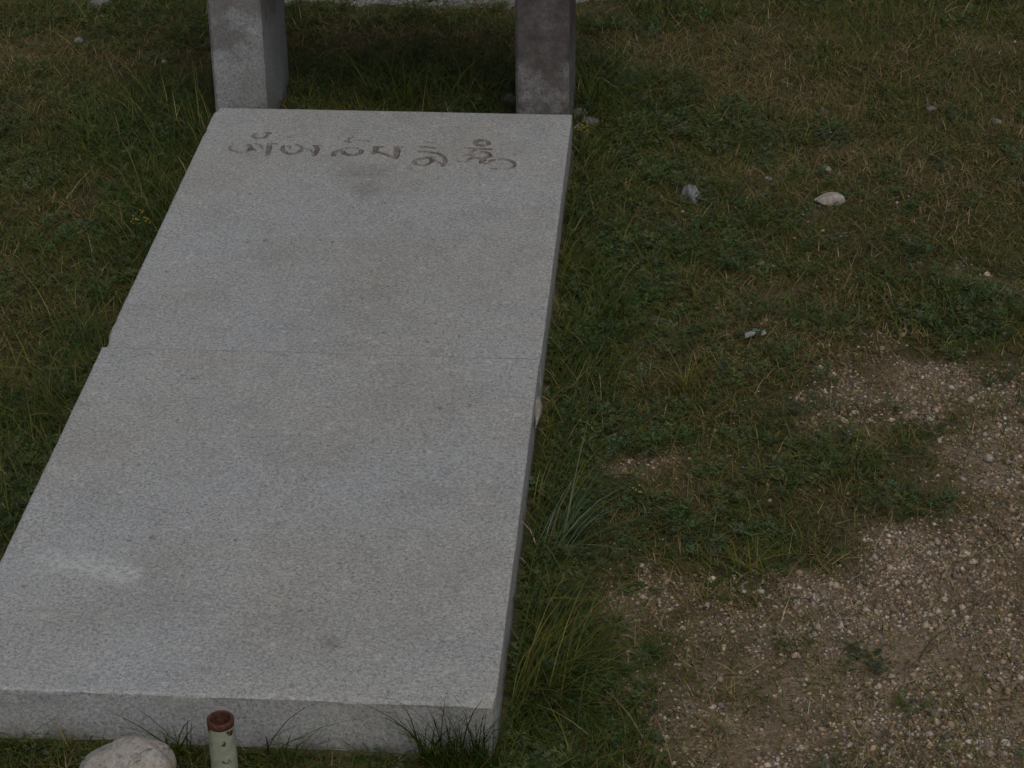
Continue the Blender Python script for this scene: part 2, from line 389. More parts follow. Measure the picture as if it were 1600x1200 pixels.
# ------------------------------------------------------------------ the two stone slabs
def build_slab(name, x0, x1, y0, y1, label, fine=None, chips=(), stains=(), scuffs=(), yaw=0.0):
    root = empty(name, ((x0+x1)/2, (y0+y1)/2, 0))
    ox, oy = root.location.x, root.location.y
    stepx = .002 if fine else .006
    xs = np.concatenate([[x0, x0+.0015, x0+.0035], np.linspace(x0+.008, x1-.008, int((x1-x0)/stepx)), [x1-.0035, x1-.0015, x1]])
    yl = [np.array([y0, y0+.0015, y0+.0035])]
    if fine:
        a, b = fine
        yl += [np.linspace(y0+.008, a, int((a-y0)/.012))[:-1], np.arange(a, b, .0026), np.linspace(b, y1-.008, max(3, int((y1-b)/.012)))]
    else:
        yl += [np.linspace(y0+.008, y1-.008, int((y1-y0)/.008))]
    yl += [np.array([y1-.0035, y1-.0015, y1])]
    ys = np.concatenate(yl)
    X, Y = np.meshgrid(xs, ys); ny, nx = X.shape
    ed = np.minimum(np.minimum(X-x0, x1-X), np.minimum(Y-y0, y1-Y))
    rag = .75+.5*vnoise(X*90, Y*90, 21)
    Z = ZT + (fbm(X*6, Y*6, 8, 3)-.5)*.0016 - np.clip(1-ed/.0035, 0, 1)**1.6*np.where(np.abs(Y-LJ) < .004, .0006, .0024)*rag
    col = np.zeros((ny, nx, 3))
    # worn rim
    for (cx, cy, rx, ry, dep, dx, dy, amt) in chips:
        g = np.clip(1.25-np.hypot((X-cx)/rx, (Y-cy)/ry)-.5*(fbm(X*120, Y*120, 33, 3)-.5), 0, 1)
        g = np.minimum(g*2.2, 1)
        Z -= g*dep; X = X+g*dx; Y = Y+g*dy
        col[..., 1] = np.maximum(col[..., 1], g*amt)
    for (cx, cy, rx, ry, amt) in stains:
        g = np.exp(-.5*(((X-cx)/rx)**2+((Y-cy)/ry)**2)); col[..., 0] = np.maximum(col[..., 0], g*amt)
    for (cx, cy, rx, ry, amt) in scuffs:
        g = np.exp(-(((X-cx)/rx)**2+((Y-cy)/ry)**2)**2); col[..., 2] = np.maximum(col[..., 2], g*amt)
    who = None
    if fine:
        dep, who = carve_field(X, Y); Z = Z-dep
    V = np.stack([X-ox, Y-oy, Z], -1).reshape(-1, 3); colv = col.reshape(-1, 3)
    idx = np.arange(nx*ny).reshape(ny, nx)
    Ft = np.stack([idx[:-1, :-1], idx[:-1, 1:], idx[1:, 1:], idx[1:, :-1]], -1)
    lf = None
    if fine:
        fw = np.stack([who[:-1, :-1], who[:-1, 1:], who[1:, 1:], who[1:, :-1]], -1)
        fd = np.stack([dep[:-1, :-1], dep[:-1, 1:], dep[1:, 1:], dep[1:, :-1]], -1).max(-1)
        lf = np.where(fd > .0010, fw.max(-1), -1)
        Ftop = Ft[lf < 0]
    else:
        Ftop = Ft.reshape(-1, 4)
    # walls going down into the ground
    loop = np.concatenate([idx[0, :], idx[1:, -1], idx[-1, -2::-1], idx[-2:0:-1, 0]])
    levels = [.006, .014, .024, .036, .05, .065, .085, .12]
    Vw, Cw, prev, Fw = [], [], loop, []
    base = V[loop].copy(); off = len(V)
    nrm = np.zeros((len(loop), 2))
    lx, ly = X.ravel()[loop], Y.ravel()[loop]
    nrm[:, 0] = (lx > x1-.004)*1.0-(lx < x0+.004); nrm[:, 1] = (ly > y1-.004)*1.0-(ly < y0+.004)
    bc = colv[loop]
    for i, dz in enumerate(levels):
        v = base.copy(); v[:, 2] = ZT-dz - .0
        r = (fbm((lx+ly*1.3)*25, np.full(lx.shape, dz*40), 61, 3)-.5)*.003
        fade = max(0, 1-dz/.03)
        v[:, 0] = np.clip(lx-ox, x0-ox, x1-ox)*(fade>0)*0 + (lx-ox) + nrm[:, 0]*r
        v[:, 1] = (ly-oy) + nrm[:, 1]*r
        v[:, 2] = np.minimum(v[:, 2], base[:, 2]-.002*(i+1))
        Vw.append(v); cc = bc.copy(); cc[:, 1] *= max(0, 1-dz/.05); cc[:, 0] = np.maximum(cc[:, 0], .55*max(0, (dz-.055)/.03)*np.clip(vnoise((lx+ly)*30, lx*0, 3)*1.4, 0, 1)); Cw.append(cc)
        cur = np.arange(off, off+len(loop)); off += len(loop)
        Fw.append(np.stack([prev, cur, np.roll(cur, -1), np.roll(prev, -1)], -1)); prev = cur
    Vall = np.concatenate([V]+Vw); Call = np.concatenate([colv]+Cw)
    Fw = np.concatenate(Fw)
    body = mesh_from('slab_body', Vall, np.concatenate([Ftop.reshape(-1, 4), Fw]), M_GRAN, root, Call, smooth=False)
    sm = np.ones(len(body.data.polygons), bool); body.data.polygons.foreach_set('use_smooth', sm)
    body.data.set_sharp_from_angle(angle=math.radians(40))
    if fine:
        for li in range(len(LETTERS)):
            f = Ft[lf == li]
            u, inv = np.unique(f, return_inverse=True)
            mesh_from('carved_letter', V[u], inv.reshape(-1, 4), M_CARVE, root, smooth=True)
    return tag(root, label, 'stone slab', 'granite slabs laid end to end')

def nicks(x0, x1, y0, y1, seed):
    r = random.Random(seed); out = []
    for k in range(3):
        y = r.uniform(y0+.05, y1-.05); sd_ = r.choice((0, 1)); d = r.uniform(.0004, .0010)
        out.append((x1 if sd_ else x0, y, r.uniform(.003, .006), r.uniform(.008, .022), d*1.6, -d if sd_ else d, 0, .3))
    for k in range(7):
        x = r.uniform(x0+.05, x1-.05); d = r.uniform(.0006, .0014)
        if y0 == 0: out.append((x, y0, r.uniform(.01, .02), r.uniform(.003, .005), d*1.6, 0, d, .3))
    return out
def wp(px, py): p = at(px, py, ZT); return p[0], p[1]
ins_lo, ins_hi = at(640, 272, ZT)[1]-.02, at(400, 202, ZT)[1]+.03
a1 = wp(168, 540)
p_d1, p_d2, p_d3 = wp(572, 268), wp(575, 296), wp(607, 184)
upper = build_slab('granite_slab', 0.0, SW, LJ+.0006, SL, 'grey granite slab carved with a row of script letters, reaching the posts', fine=(ins_lo, ins_hi),
    chips=[(0.0, LJ+.004, .006, .034, .006, .0028, 0, .9), (p_d3[0], p_d3[1], .012, .02, .0015, 0, 0, .8), *nicks(0, SW, LJ, SL, 5), (0, SL-.01, .008, .012, .005, .003, -.003, .4)],
    stains=[(p_d1[0], p_d1[1], .05, .03, .38), (p_d2[0], p_d2[1], .022, .03, .40), (*wp(380, 236), .04, .06, .12), (*wp(640, 262), .006, .008, .5), (*wp(420, 420), .1, .2, .06), (*wp(640, 350), .012, .02, .25), (*wp(560, 430), .22, .40, .10), (*wp(840, 200), .02, .03, .2), (*wp(430, 480), .05, .05, .10)])
b1 = wp(760, 1093)
lower = build_slab('granite_slab', -.002, SW-.002, 0.0, LJ-.0006, 'plain uncarved grey granite slab with chipped corner beside the rusty pipe', 
    chips=[(SW-.002, 0.0, .034, .022, .0045, -.003, .003, .55), *nicks(-.002, SW-.002, 0, LJ, 3), (.35, 0, .02, .003, .001, 0, .0004, .3), (.62, 0, .05, .003, .001, 0, .0004, .3)],
    stains=[(*wp(515, 1003), .016, .014, .55), (.74, LJ, .035, .0022, .75), (.35, LJ, .3, .0016, .35), (*wp(228, 902), .008, .012, .35), (*wp(240, 945), .07, .05, .20), (*wp(540, 985), .10, .06, .15), (*wp(640, 900), .08, .06, .10), (*wp(700, 738), .004, .004, .6), (*wp(600, 985), .005, .005, .4), (*wp(300, 720), .08, .12, .07), (*wp(610, 660), .15, .25, .08), (*wp(325, 1046), .016, .005, .32), (*wp(565, 950), .03, .03, .10), (*wp(130, 632), .014, .008, .28), (*wp(436, 820), .006, .006, .5), (*wp(690, 1115), .03, .02, .3)],
    scuffs=[(*wp(125, 880), .050, .030, .7), (*wp(160, 888), .05, .030, .75), (*wp(195, 899), .035, .026, .8), (*wp(85, 870), .035, .020, .5)])

# thin line of mortar left in the joint and the lump squeezed out at its side
jo = mesh_from('mortar_joint', np.array([(0.03, LJ-.0012, ZT-.0012), (.755, LJ-.0012, ZT-.0012), (.755, LJ+.0012, ZT-.0012), (.03, LJ+.0012, ZT-.0012),
     (0.03, LJ-.0012, ZT-.06), (.755, LJ-.0012, ZT-.06), (.755, LJ+.0012, ZT-.06), (.03, LJ+.0012, ZT-.06)])-np.array(lower.location),
     [(0, 1, 2, 3), (7, 6, 5, 4), (0, 4, 5, 1), (1, 5, 6, 2), (2, 6, 7, 3), (3, 7, 4, 0)], M_POST_L, lower)

def rock(name, mat, size, seed, sub=3, amp=.22, flat=.0, facets=0, link=True, parent=None):
    bm = bmesh.new(); bmesh.ops.create_icosphere(bm, subdivisions=sub, radius=1)
    r = random.Random(seed)
    planes = [(Vector(q), d) for q, d in (((1, .1, 0), .72), ((-1, .15, .1), .72), ((0, 1, .1), .62), ((.1, -1, 0), .62), ((.05, 0, 1), .5), ((0, 0, -1), .5))] if facets == -1 else [(Vector((r.gauss(0, 1), r.gauss(0, 1), r.gauss(0, .8))).normalized(), r.uniform(.62, .9)) for _ in range(max(facets, 0))]
    for v in bm.verts:
        p = v.co.copy()
        k = 1+amp*(float(fbm(np.array([p.x*1.3+p.z*.7+seed]), np.array([p.y*1.3-p.z*.6+seed*.37]), seed, 3)[0])-.5)*2
        p *= k
        for n_, d in planes:
            e = p.dot(n_)-d
            if e > 0: p -= n_*e*.92
        v.co = Vector((p.x*size[0], p.y*size[1], p.z*size[2]))
    me = bpy.data.meshes.new(name); bm.to_mesh(me); bm.free(); me.materials.append(mat)
    for pl in me.polygons: pl.use_smooth = True
    if facets: me.set_sharp_from_angle(angle=math.radians(28))
    if not link: return me
    o = bpy.data.objects.new(name, me); C.objects.link(o)
    if parent: o.parent = parent
    return o

lump = rock('mortar_lump', M_CONC, (.0075, .048, .014), 5, 4, .6, facets=12)
lump.parent = lower; lump.location = Vector((SW+.003, LJ-.125, ZT-.036))-lower.location

# ------------------------------------------------------------------ granite posts
def post(name, xf0, wid, yf0, dep, mat, label, seed, lean=0):
    H = .56; ch = .006
    root = empty(name, (xf0+wid/2, yf0+dep/2, 0))
    prof = [(-wid/2+ch, -dep/2), (wid/2-ch, -dep/2), (wid/2, -dep/2+ch), (wid/2, dep/2-ch), (wid/2-ch, dep/2), (-wid/2+ch, dep/2), (-wid/2, dep/2-ch), (-wid/2, -dep/2+ch)]
    zs = np.concatenate([[-.12], np.linspace(-.02, H-ch, 90), [H]])
    V = []
    dens = []
    for i in range(8):
        a, b = np.array(prof[i]), np.array(prof[(i+1) % 8]); k = 1 if i % 2 else 14
        dens += [a+(b-a)*j/k for j in range(k)]
    dens = np.array(dens); m = len(dens)
    for z in zs:
        s = 1-(.05 if z > H-ch*.5 else 0)
        r = (fbm(dens[:, 0]*50+z*3+seed, dens[:, 1]*50+z*37, seed, 3)-.5)*.0022
        ln = dens/np.linalg.norm(dens, axis=1, keepdims=True)
        q = dens*s+ln*r[:, None]
        V.append(np.column_stack([q[:, 0]+lean*z, q[:, 1], np.full(m, z)]))
    V = np.concatenate(V); nz = len(zs)
    F = []
    idx = np.arange(nz*m).reshape(nz, m)
    Fq = np.stack([idx[:-1], np.roll(idx[:-1], -1, 1), np.roll(idx[1:], -1, 1), idx[1:]], -1).reshape(-1, 4)
    F = [tuple(map(int, f)) for f in Fq]+[tuple(int(i) for i in idx[-1])]
    o = mesh_from('post_shaft', V, F, mat, root, smooth=True)
    o.data.set_sharp_from_angle(angle=math.radians(35))
    return tag(root, label, 'stone post', None)
YP = SL+.035
def xz(px, py, yw):      # world x,z on the vertical plane y = yw
    d = RT*(px-800)+DN*(py-600)+_f*FPX; t_ = (yw-CAM[1])/d[1]; return (CAM+t_*d)[0], (CAM+t_*d)[2]
xl0, xl1 = xz(336, 168, YP)[0], xz(417, 165, YP)[0]
xr0, xr1 = xz(806, 165, YP)[0], xz(889, 170, YP)[0]
post_a = post('granite_post', xl0, xl1-xl0, YP, .30, M_POST_L, 'clean grey granite post with bright speckle behind the carved slab', 3, 0)
post_b = post('granite_post', xr0, xr1-xr0, YP, .30, M_POST_R, 'dark stained granite post with brown grime and rubble at its foot', 11, 0)

# the stone top that the posts carry
def tabletop():
    x0, x1, y0, y1, z0, z1 = xl0-.12, xr1+.13, YP-.10, YP+.35, .561, .66
    bm = bmesh.new(); bmesh.ops.create_cube(bm, size=1)
    for v in bm.verts: v.co = Vector(((v.co.x)*(x1-x0), v.co.y*(y1-y0), (v.co.z+.5)*(z1-z0)))
    bmesh.ops.bevel(bm, geom=bm.edges[:], offset=.008, segments=2, affect='EDGES')
    me = bpy.data.meshes.new('stone_tabletop'); bm.to_mesh(me); bm.free(); me.materials.append(M_POST_L)
    o = bpy.data.objects.new('stone_tabletop', me); C.objects.link(o); o.location = ((x0+x1)/2, (y0+y1)/2, z0)
    tag(o, 'grey granite tabletop resting across the two upright posts', 'tabletop')
tabletop()

# ------------------------------------------------------------------ pipe
pc = at(344, 1122, .135)
def pipe():
    root = empty('steel_pipe', (pc[0], pc[1], 0))
    H, ro, ri = .135, .0185, .0138; n = 40
    def ring(r, z, jit=0): return [(r*math.cos(2*math.pi*i/n)*(1+jit*random.uniform(-1, 1)), r*math.sin(2*math.pi*i/n)*(1+jit*random.uniform(-1, 1)), z) for i in range(n)]
    def tube(name, rings, mat):
        V = [v for r in rings for v in r]; F = []
        for k in range(len(rings)-1):
            for i in range(n):
                j = (i+1) % n; F.append((k*n+i, k*n+j, (k+1)*n+j, (k+1)*n+i))
        o = mesh_from(name, np.array(V), F, mat, root, smooth=True); o.data.set_sharp_from_angle(angle=math.radians(50))
    tube('pipe_wall', [ring(ro, z, .004) for z in np.linspace(-.06, H-.010, 14)], M_PAINT)
    tube('pipe_rim', [ring(ro, H-.010, .003), ring(ro*1.025, H-.006, .012), ring(ro*1.02, H-.0015, .012), ring(ro*.95, H, .01), ring(ri*1.04, H-.0005, .012), ring(ri, H-.004, .01), ring(ri, -.05), ring(.0005, -.05)], M_RUST)
    return tag(root, 'rusty steel pipe stub with flaking pale green paint before the slab', 'pipe')
pipe_o = pipe()

# ------------------------------------------------------------------ single stones, scraps
stones_xyr = [(pc[0], pc[1], .022)]
def place_rock(px, py, size, mat, label, seed, sink=.3, rot=0, amp=.2, facets=0, name='field_stone', cat='stone', sub=3, group=None, tilt=0):
    p = at(px, py); o = rock(name, mat, size, seed, sub, amp, facets=facets)
    zg = float(zground(np.array([p[0]]), np.array([p[1]]))[0])
    o.location = (p[0], p[1], zg+size[2]*(1-2*sink)); o.rotation_euler = (tilt, 0, rot)
    stones_xyr.append((p[0], p[1], max(size[0], size[1])*.7))
    return tag(o, label, cat, group)
place_rock(203, 1222, (.064, .058, .050), M_ROUND, 'rounded pale speckled granite boulder beside the rusty pipe', 4, .32, .3, .2, 0, sub=4, name='boulder')
place_rock(1081, 310, (.019, .022, .027), M_GREY, 'round grey stone standing half hidden in the herbs', 8, .32, .2, .4, 0, sub=4)
place_rock(1296, 322, (.036, .024, .012), M_PALE, 'flat pale angular stone lying on the grass', 9, .10, -.12, .3, 10, sub=4)
place_rock(1292, 272, (.009, .010, .009), M_PALE, 'small pale stone behind the flat stone in the turf', 10, .1, .6, .2, 4)
place_rock(1200, 286, (.007, .008, .006), M_PALE, 'tiny whitish stone between the round stone and flat stone', 12, .1, 1.2, .2, 4)
place_rock(1557, 187, (.010, .011, .007), M_GREY, 'blue-grey stone on the dry turf far from the slab', 13, .1, .7, .2, 5)
place_rock(1455, 168, (.012, .010, .006), M_GREY, 'flat bluish stone among pale chips in dry turf', 14, .1, .2, .2, 5)
place_rock(1546, 712, (.010, .009, .008), M_PALE, 'pinkish stone at the edge of the gravel', 15, .1, .2, .2, 4)
place_rock(1190, 415, (.008, .006, .005), M_PALE, 'thin white stone chip lying in the herbs', 16, .1, .9, .2, 4)
place_rock(155, 3, (.03, .024, .016), M_GREY, 'flat grey stone in the turf near the path', 17, .1, .3, .2, 5)
place_rock(122, 60, (.012, .012, .008), M_GREY, 'small grey stone on the dry grass strip', 18, .1, .3, .2, 5)
place_rock(256, 95, (.008, .006, .006), M_PALE, 'small white stone beside the clean granite post', 19, .0, .3, .2, 4)
for k, (px, py, s) in enumerate([(794, 160, (.020, .022, .014)), (908, 176, (.014, .022, .014)), (922, 187, (.018, .024, .010)), (906, 195, (.010, .012, .008))]):
    place_rock(px, py, s, M_GREY, 'lump of grey broken mortar at the foot of the stained post', 30+k, .25, k*.8, .25, 4, name='rubble_stone', cat='rubble', group='mortar lumps round the stained post')

# paper scraps
def scrap(px, py, pts, mat, label, seed):
    p = at(px, py); r = random.Random(seed)
    bm = bmesh.new(); vs = [bm.verts.new((x, y, .004+r.uniform(0, .012))) for x, y in pts]; cen = bm.verts.new((sum(x for x, y in pts)/len(pts), sum(y for x, y in pts)/len(pts), .016))
    for i in range(len(vs)): bm.faces.new((vs[i], vs[(i+1) % len(vs)], cen))
    bmesh.ops.solidify(bm, geom=bm.faces[:], thickness=.0006)
    me = bpy.data.meshes.new('paper_scrap'); bm.to_mesh(me); bm.free(); me.materials.append(mat)
    o = bpy.data.objects.new('paper_scrap', me); C.objects.link(o)
    o.location = (p[0], p[1], float(zground(np.array([p[0]]), np.array([p[1]]))[0])+.012)
    return tag(o, label, 'litter')
scrap(1172, 540, [(-.010, -.008), (.006, -.010), (.010, .004), (-.002, .012), (-.011, .005)], M_PAPER, 'crumpled white paper scrap lying in the grass', 1)
scrap(1181, 535, [(-.008, -.006), (.007, -.007), (.010, .008), (0, .012), (-.007, .006)], M_TURQ, 'small turquoise paper scrap beside the white one', 2)
scrap(1192, 537, [(-.004, -.005), (.006, -.003), (.005, .006), (-.003, .006)], M_PAPER, 'tiny off-white paper corner beside the turquoise scrap', 3)

# ------------------------------------------------------------------ vegetation generators
GREEN = np.array([(.062, .098, .012), (.086, .118, .016), (.040, .078, .012), (.118, .128, .018), (.042, .084, .026)])
OLIVE = np.array([(.150, .136, .028), (.175, .142, .040), (.125, .118, .024), (.19, .146, .058)])
STRAW = np.array([(.30, .215, .10), (.23, .155, .075), (.38, .30, .165), (.17, .11, .06)])
HERBC = np.array([(.066, .116, .036), (.078, .130, .050), (.098, .142, .074), (.072, .108, .028), (.112, .138, .046)])

def pick(pal, n): return pal[rng.integers(0, len(pal), n)]*rng.uniform(.65, 1.35, (n, 1))

def blades(root, h, wd, az, lean, droop, col, levels=3, zbase=None):
    """curved tapering blades as triangles; returns V, F, colours"""
    n = len(root)
    zb = zground(root[:, 0], root[:, 1])-.004 if zbase is None else zbase
    dirv = np.stack([np.cos(az), np.sin(az)], -1)
    tw = az+np.pi/2+rng.normal(0, .5, n)
    side = np.stack([np.cos(tw), np.sin(tw)], -1)
    V = np.empty((n, 2*levels+1, 3)); 
    for k in range(levels+1):
        u = k/levels
        hor = h*(lean*u+droop*u*u)
        ver = h*(np.sqrt(np.clip(1-lean**2*.5, .2, 1))*u-.62*droop*u*u*u)
        cx = root[:, 0]+dirv[:, 0]*hor; cy = root[:, 1]+dirv[:, 1]*hor; cz = zb+np.maximum(ver, .003*u)
        if k < levels:
            ww = wd*(1-u)**.6*.5
            V[:, 2*k] = np.stack([cx-side[:, 0]*ww, cy-side[:, 1]*ww, cz], -1)
            V[:, 2*k+1] = np.stack([cx+side[:, 0]*ww, cy+side[:, 1]*ww, cz], -1)
        else:
            V[:, 2*k] = np.stack([cx, cy, cz], -1)
    base = (np.arange(n)*(2*levels+1))[:, None]
    tris = []
    for k in range(levels-1):
        a = 2*k; tris += [(a, a+1, a+3), (a, a+3, a+2)]
    tris.append((2*levels-2, 2*levels-1, 2*levels))
    F = np.concatenate([base+np.array(t_)[None] for t_ in tris])
    colv = np.repeat(col[:, None], 2*levels+1, 1)
    return V.reshape(-1, 3), F, colv.reshape(-1, 3)

def merge(parts):
    Vs, Fs, Cs, o = [], [], [], 0
    for V, F, c in parts:
        Vs.append(V); Fs.append(F+o); Cs.append(c); o += len(V)
    return np.concatenate(Vs), np.concatenate(Fs), np.concatenate(Cs)

def free(x, y, m=.004):
    ok = ~((x > -m-.004) & (x < SW+m) & (y > -m) & (y < SL+m))
    for x0, x1 in ((xl0, xl1), (xr0, xr1)):
        ok &= ~((x > x0-m) & (x < x1+m) & (y > YP-m) & (y < YP+.30+m))
    for sx_, sy_, r in stones_xyr:
        ok &= (x-sx_)**2+(y-sy_)**2 > r*r
    ok &= y < path_y(x)+.09*vnoise(x*30, y*0, 2)
    return ok

def in_view(x, y, m=60):
    d = np.stack([x, y, np.zeros_like(x)], -1)-CAM; z = d@_f
    px = 800+FPX*(d@RT)/z; py = 600+FPX*(d@DN)/z
    return (px > -m*2) & (px < 1600+m*2) & (py > -m) & (py < 1200+m*2.5)

def scatter(n, dens, reg=(-1.25, 2.65, -.75, 3.55)):
    x = rng.uniform(reg[0], reg[1], n); y = rng.uniform(reg[2], reg[3], n)
    d = dens(x, y)*np.where(in_view(x, y), 1, .3)
    k = (rng.random(n) < d) & free(x, y)
    return x[k], y[k]

def away(x, y, az, reach):
    """turn blades near a slab side so that they do not grow into the stone"""
    d = slab_dist(x, y); out = np.where(x > SW, 0, np.where(x < 0, np.pi, np.where(y > SL, np.pi/2, -np.pi/2)))
    bad = (d < reach) & (np.cos(az-out) < .1)
    az = az.copy(); az[bad] = out[bad]+rng.uniform(-1.45, 1.45, bad.sum()); return az

def edge_w(x, y): return np.exp(-slab_dist(x, y)/.06)
# short turf: green, olive and dry blades
x, y = scatter(900000, lambda x, y: np.clip((.60+.75*(fbm(x*9, y*9, 41, 3)-.4)*2)*(1-.60*np.clip(field(BARE, x, y)*1.2, 0, 1)*np.clip(2.2-2.6*fbm(x*6, y*6, 63, 3), 0, 1)), .05, 1))
n = len(x); dry = np.clip(field(DRY, x, y)*.55+field(BARE, x, y)*.35+.9*(fbm(x*5, y*5, 71, 3)-.42), .06, .8); lush = field(LUSH, x, y); dry = dry*(1-.75*np.maximum(lush, edge_w(x, y)))
u = rng.random(n)
dryb = u < dry*.62; oliv = (~dryb) & (rng.random(n) < .35+.4*dry-.3*lush)
col = pick(GREEN, n); col[oliv] = pick(OLIVE, oliv.sum()); col[dryb] = pick(STRAW, dryb.sum())
h = rng.gamma(4, .25, n)*.023*(1+.9*lush)*(1-.3*dry)*(1-.35*np.clip(field(BARE, x, y), 0, 1))
az = away(x, y, rng.uniform(0, 2*np.pi, n), .02)
S1 = blades(np.stack([x, y], -1), h, rng.uniform(.0011, .0029, n), az, rng.uniform(.3, 1.15, n), rng.uniform(.1, .7, n), col, 2)
# longer blades in the lush places and round the stones
x, y = scatter(420000, lambda x, y: np.clip(.55*field(LUSH, x, y)+.5*edge_w(x, y)*(vnoise(x*7, y*7, 15)>.25)+.025, 0, 1)*np.clip(.25+1.3*(fbm(x*11, y*11, 91, 2)-.25), 0.05, 1))
n = len(x); lush = np.maximum(field(LUSH, x, y), .55*edge_w(x, y))
front = (y < 0.01)
h = rng.gamma(6, 1/6, n)*(.045+.045*lush)*np.clip(.45+slab_dist(x, y)/.07, .45, 1)*np.where(front, .8, 1); az = away(x, y, rng.uniform(0, 2*np.pi, n), h*1.5)
col = pick(GREEN, n)*np.where(lush > .45, .72, 1.0)[:, None]; o_ = rng.random(n) < .12; col[o_] = pick(OLIVE, o_.sum()); d_ = rng.random(n) < .05; col[d_] = pick(STRAW, d_.sum())
S2 = blades(np.stack([x, y], -1), h, rng.uniform(.0014, .0030, n), az, rng.uniform(.1, .75, n), rng.uniform(.15, .95, n), col, 4)
V, F, c = merge([S1, S2])
grass = mesh_from('grass', V, F, M_BLADE, col=c)
tag(grass, 'short green and olive turf growing round the slabs', 'grass', None, 'stuff')
NG = len(F)

# dead straw and litter lying on the ground
x, y = scatter(300000, lambda x, y: np.clip(.25+.6*field(DRY, x, y)+.35*field(BARE, x, y), 0, 1)*(1-.85*np.maximum(field(LUSH, x, y), edge_w(x, y)))*np.clip(1.2*fbm(x*12, y*12, 23, 2), .1, 1))
n = len(x); col = pick(STRAW, n)*.8; g_ = rng.random(n) < .3; col[g_] = col[g_]*np.array([.5, .42, .4])
V, F, c = blades(np.stack([x, y], -1), rng.gamma(3, 1/3, n)*.024, rng.uniform(.0007, .0017, n), rng.uniform(0, 2*np.pi, n), rng.uniform(.85, 1.1, n), rng.uniform(0, .25, n), col, 2,
                zbase=zground(x, y)+rng.uniform(.001, .011, n))
V[:, 2] = V[:, 2]*.55+.45*np.repeat(zground(x, y)+.003, 5)
straw = mesh_from('dead_grass', V, F, M_STRAW, col=c)
tag(straw, 'dead straw and grass litter lying on the soil', 'dry grass', None, 'stuff')

# feathery herbs: shoots set with narrow divided leaflets
def herb_clump(seed, shoots=11, hh=.055, spread=.05, pal=HERBC):
    r = np.random.default_rng(seed); P, T, Cc = [], [], []
    for s in range(shoots):
        a = r.uniform(0, 2*np.pi); rad = spread*np.sqrt(r.random())*.7
        b = np.array([rad*np.cos(a), rad*np.sin(a), -.004]); lean = np.array([np.cos(a), np.sin(a), 0])*r.uniform(.15, .9)
        H = hh*r.uniform(.55, 1.15); nl = r.integers(7, 12); cb = pal[r.integers(0, len(pal))]*r.uniform(.8, 1.25)
        for k in range(nl):
            u = (k+.6)/nl; o = b+np.array([lean[0]*H*u, lean[1]*H*u, H*u*(1-.25*u)])
            la = r.uniform(0, 2*np.pi); L = .021*(1-.45*u)*r.uniform(.7, 1.3); up = r.uniform(.1, .9)
            rd = np.array([np.cos(la), np.sin(la), up]); rd /= np.linalg.norm(rd)
            sd_ = np.cross(rd, [0, 0, 1.]); sd_ /= np.linalg.norm(sd_)
            for f in range(5):                  # a divided leaf: five narrow lobes
                if f == 0: st, d2, l2 = o, rd, L
                else:
                    sgn = 1 if f % 2 else -1; st = o+rd*L*(.35 if f < 3 else .62); d2 = rd*.6+sd_*sgn*.75+np.array([0, 0, r.uniform(-.1, .3)]); l2 = L*(.52 if f < 3 else .38)
                w_ = r.uniform(.0012, .0021); pv_ = np.cross(d2, r.normal(0, 1, 3)); pv_ /= np.linalg.norm(pv_)
                i0 = len(P); P += [st-pv_*w_*.5, st+pv_*w_*.5, st+d2*l2*.6+pv_*w_*.6, st+d2*l2]
                T += [(i0, i0+1, i0+2), (i0, i0+2, i0+3)]; Cc += [cb]*4
    return np.array(P), np.array(T), np.array(Cc)
protos = [herb_clump(100+i, 8+i % 4, .036+.009*(i % 4)) for i in range(10)]
x, y = scatter(10500, lambda x, y: np.clip((field(HERB, x, y)*.95+.35*field(LUSH, x, y)+.13)*(1-.8*np.clip(field(BARE, x, y)*1.4, 0, 1)), 0, 1)*np.clip(.1+1.5*fbm(x*6, y*6, 19, 2), 0, 1))
parts = []
for i in range(len(x)):
    P, T, cc = protos[rng.integers(0, 10)]; s = rng.uniform(.40, 1.1); a = rng.uniform(0, 6.28)
    d = float(slab_dist(x[i:i+1], y[i:i+1])[0])
    if d < .035: continue
    ca, sa = math.cos(a)*s, math.sin(a)*s
    Q = np.column_stack([P[:, 0]*ca-P[:, 1]*sa+x[i], P[:, 0]*sa+P[:, 1]*ca+y[i], P[:, 2]*s])
    Q[:, 2] += zground(Q[:, 0], Q[:, 1])
    parts.append((Q, T, cc*rng.uniform(.8, 1.2)*np.array([rng.uniform(.9, 1.25), 1, rng.uniform(.8, 1.2)])))
V, F, c = merge(parts)
herbs = mesh_from('ground_herbs', V, F, M_HERB, col=c)
tag(herbs, 'low feathery grey-green herbs spreading through the turf', 'herbs', None, 'stuff')
NH = len(F)

# ------------------------------------------------------------------ gravel
bm = bmesh.new(); bmesh.ops.create_icosphere(bm, subdivisions=1, radius=1); bm.verts.index_update()
IV = np.array([v.co for v in bm.verts]); bm.verts.ensure_lookup_table(); IF = np.array([[v.index for v in f.verts] for f in bm.faces]); bm.free()
OV = np.array([(1, 0, 0), (-1, 0, 0), (0, 1, 0), (0, -1, 0), (0, 0, 1), (0, 0, -1)], float)
OF = np.array([(0, 2, 4), (2, 1, 4), (1, 3, 4), (3, 0, 4), (2, 0, 5), (1, 2, 5), (3, 1, 5), (0, 3, 5)])
def grav_d(x, y): return np.clip(field(BARE, x, y)*.95-.05+.10*field(DRY, x, y), .015, 1)*np.clip(2.2*(fbm(x*7, y*7, 29, 3)-.22), .06, 1)
x, y = scatter(330000, grav_d, (.88, 2.3, -.55, 1.9)); x2, y2 = scatter(60000, grav_d)
x, y = np.concatenate([x, x2]), np.concatenate([y, y2]); n = len(x)
sz = rng.gamma(2.2, .45, n)*.0019+.0005
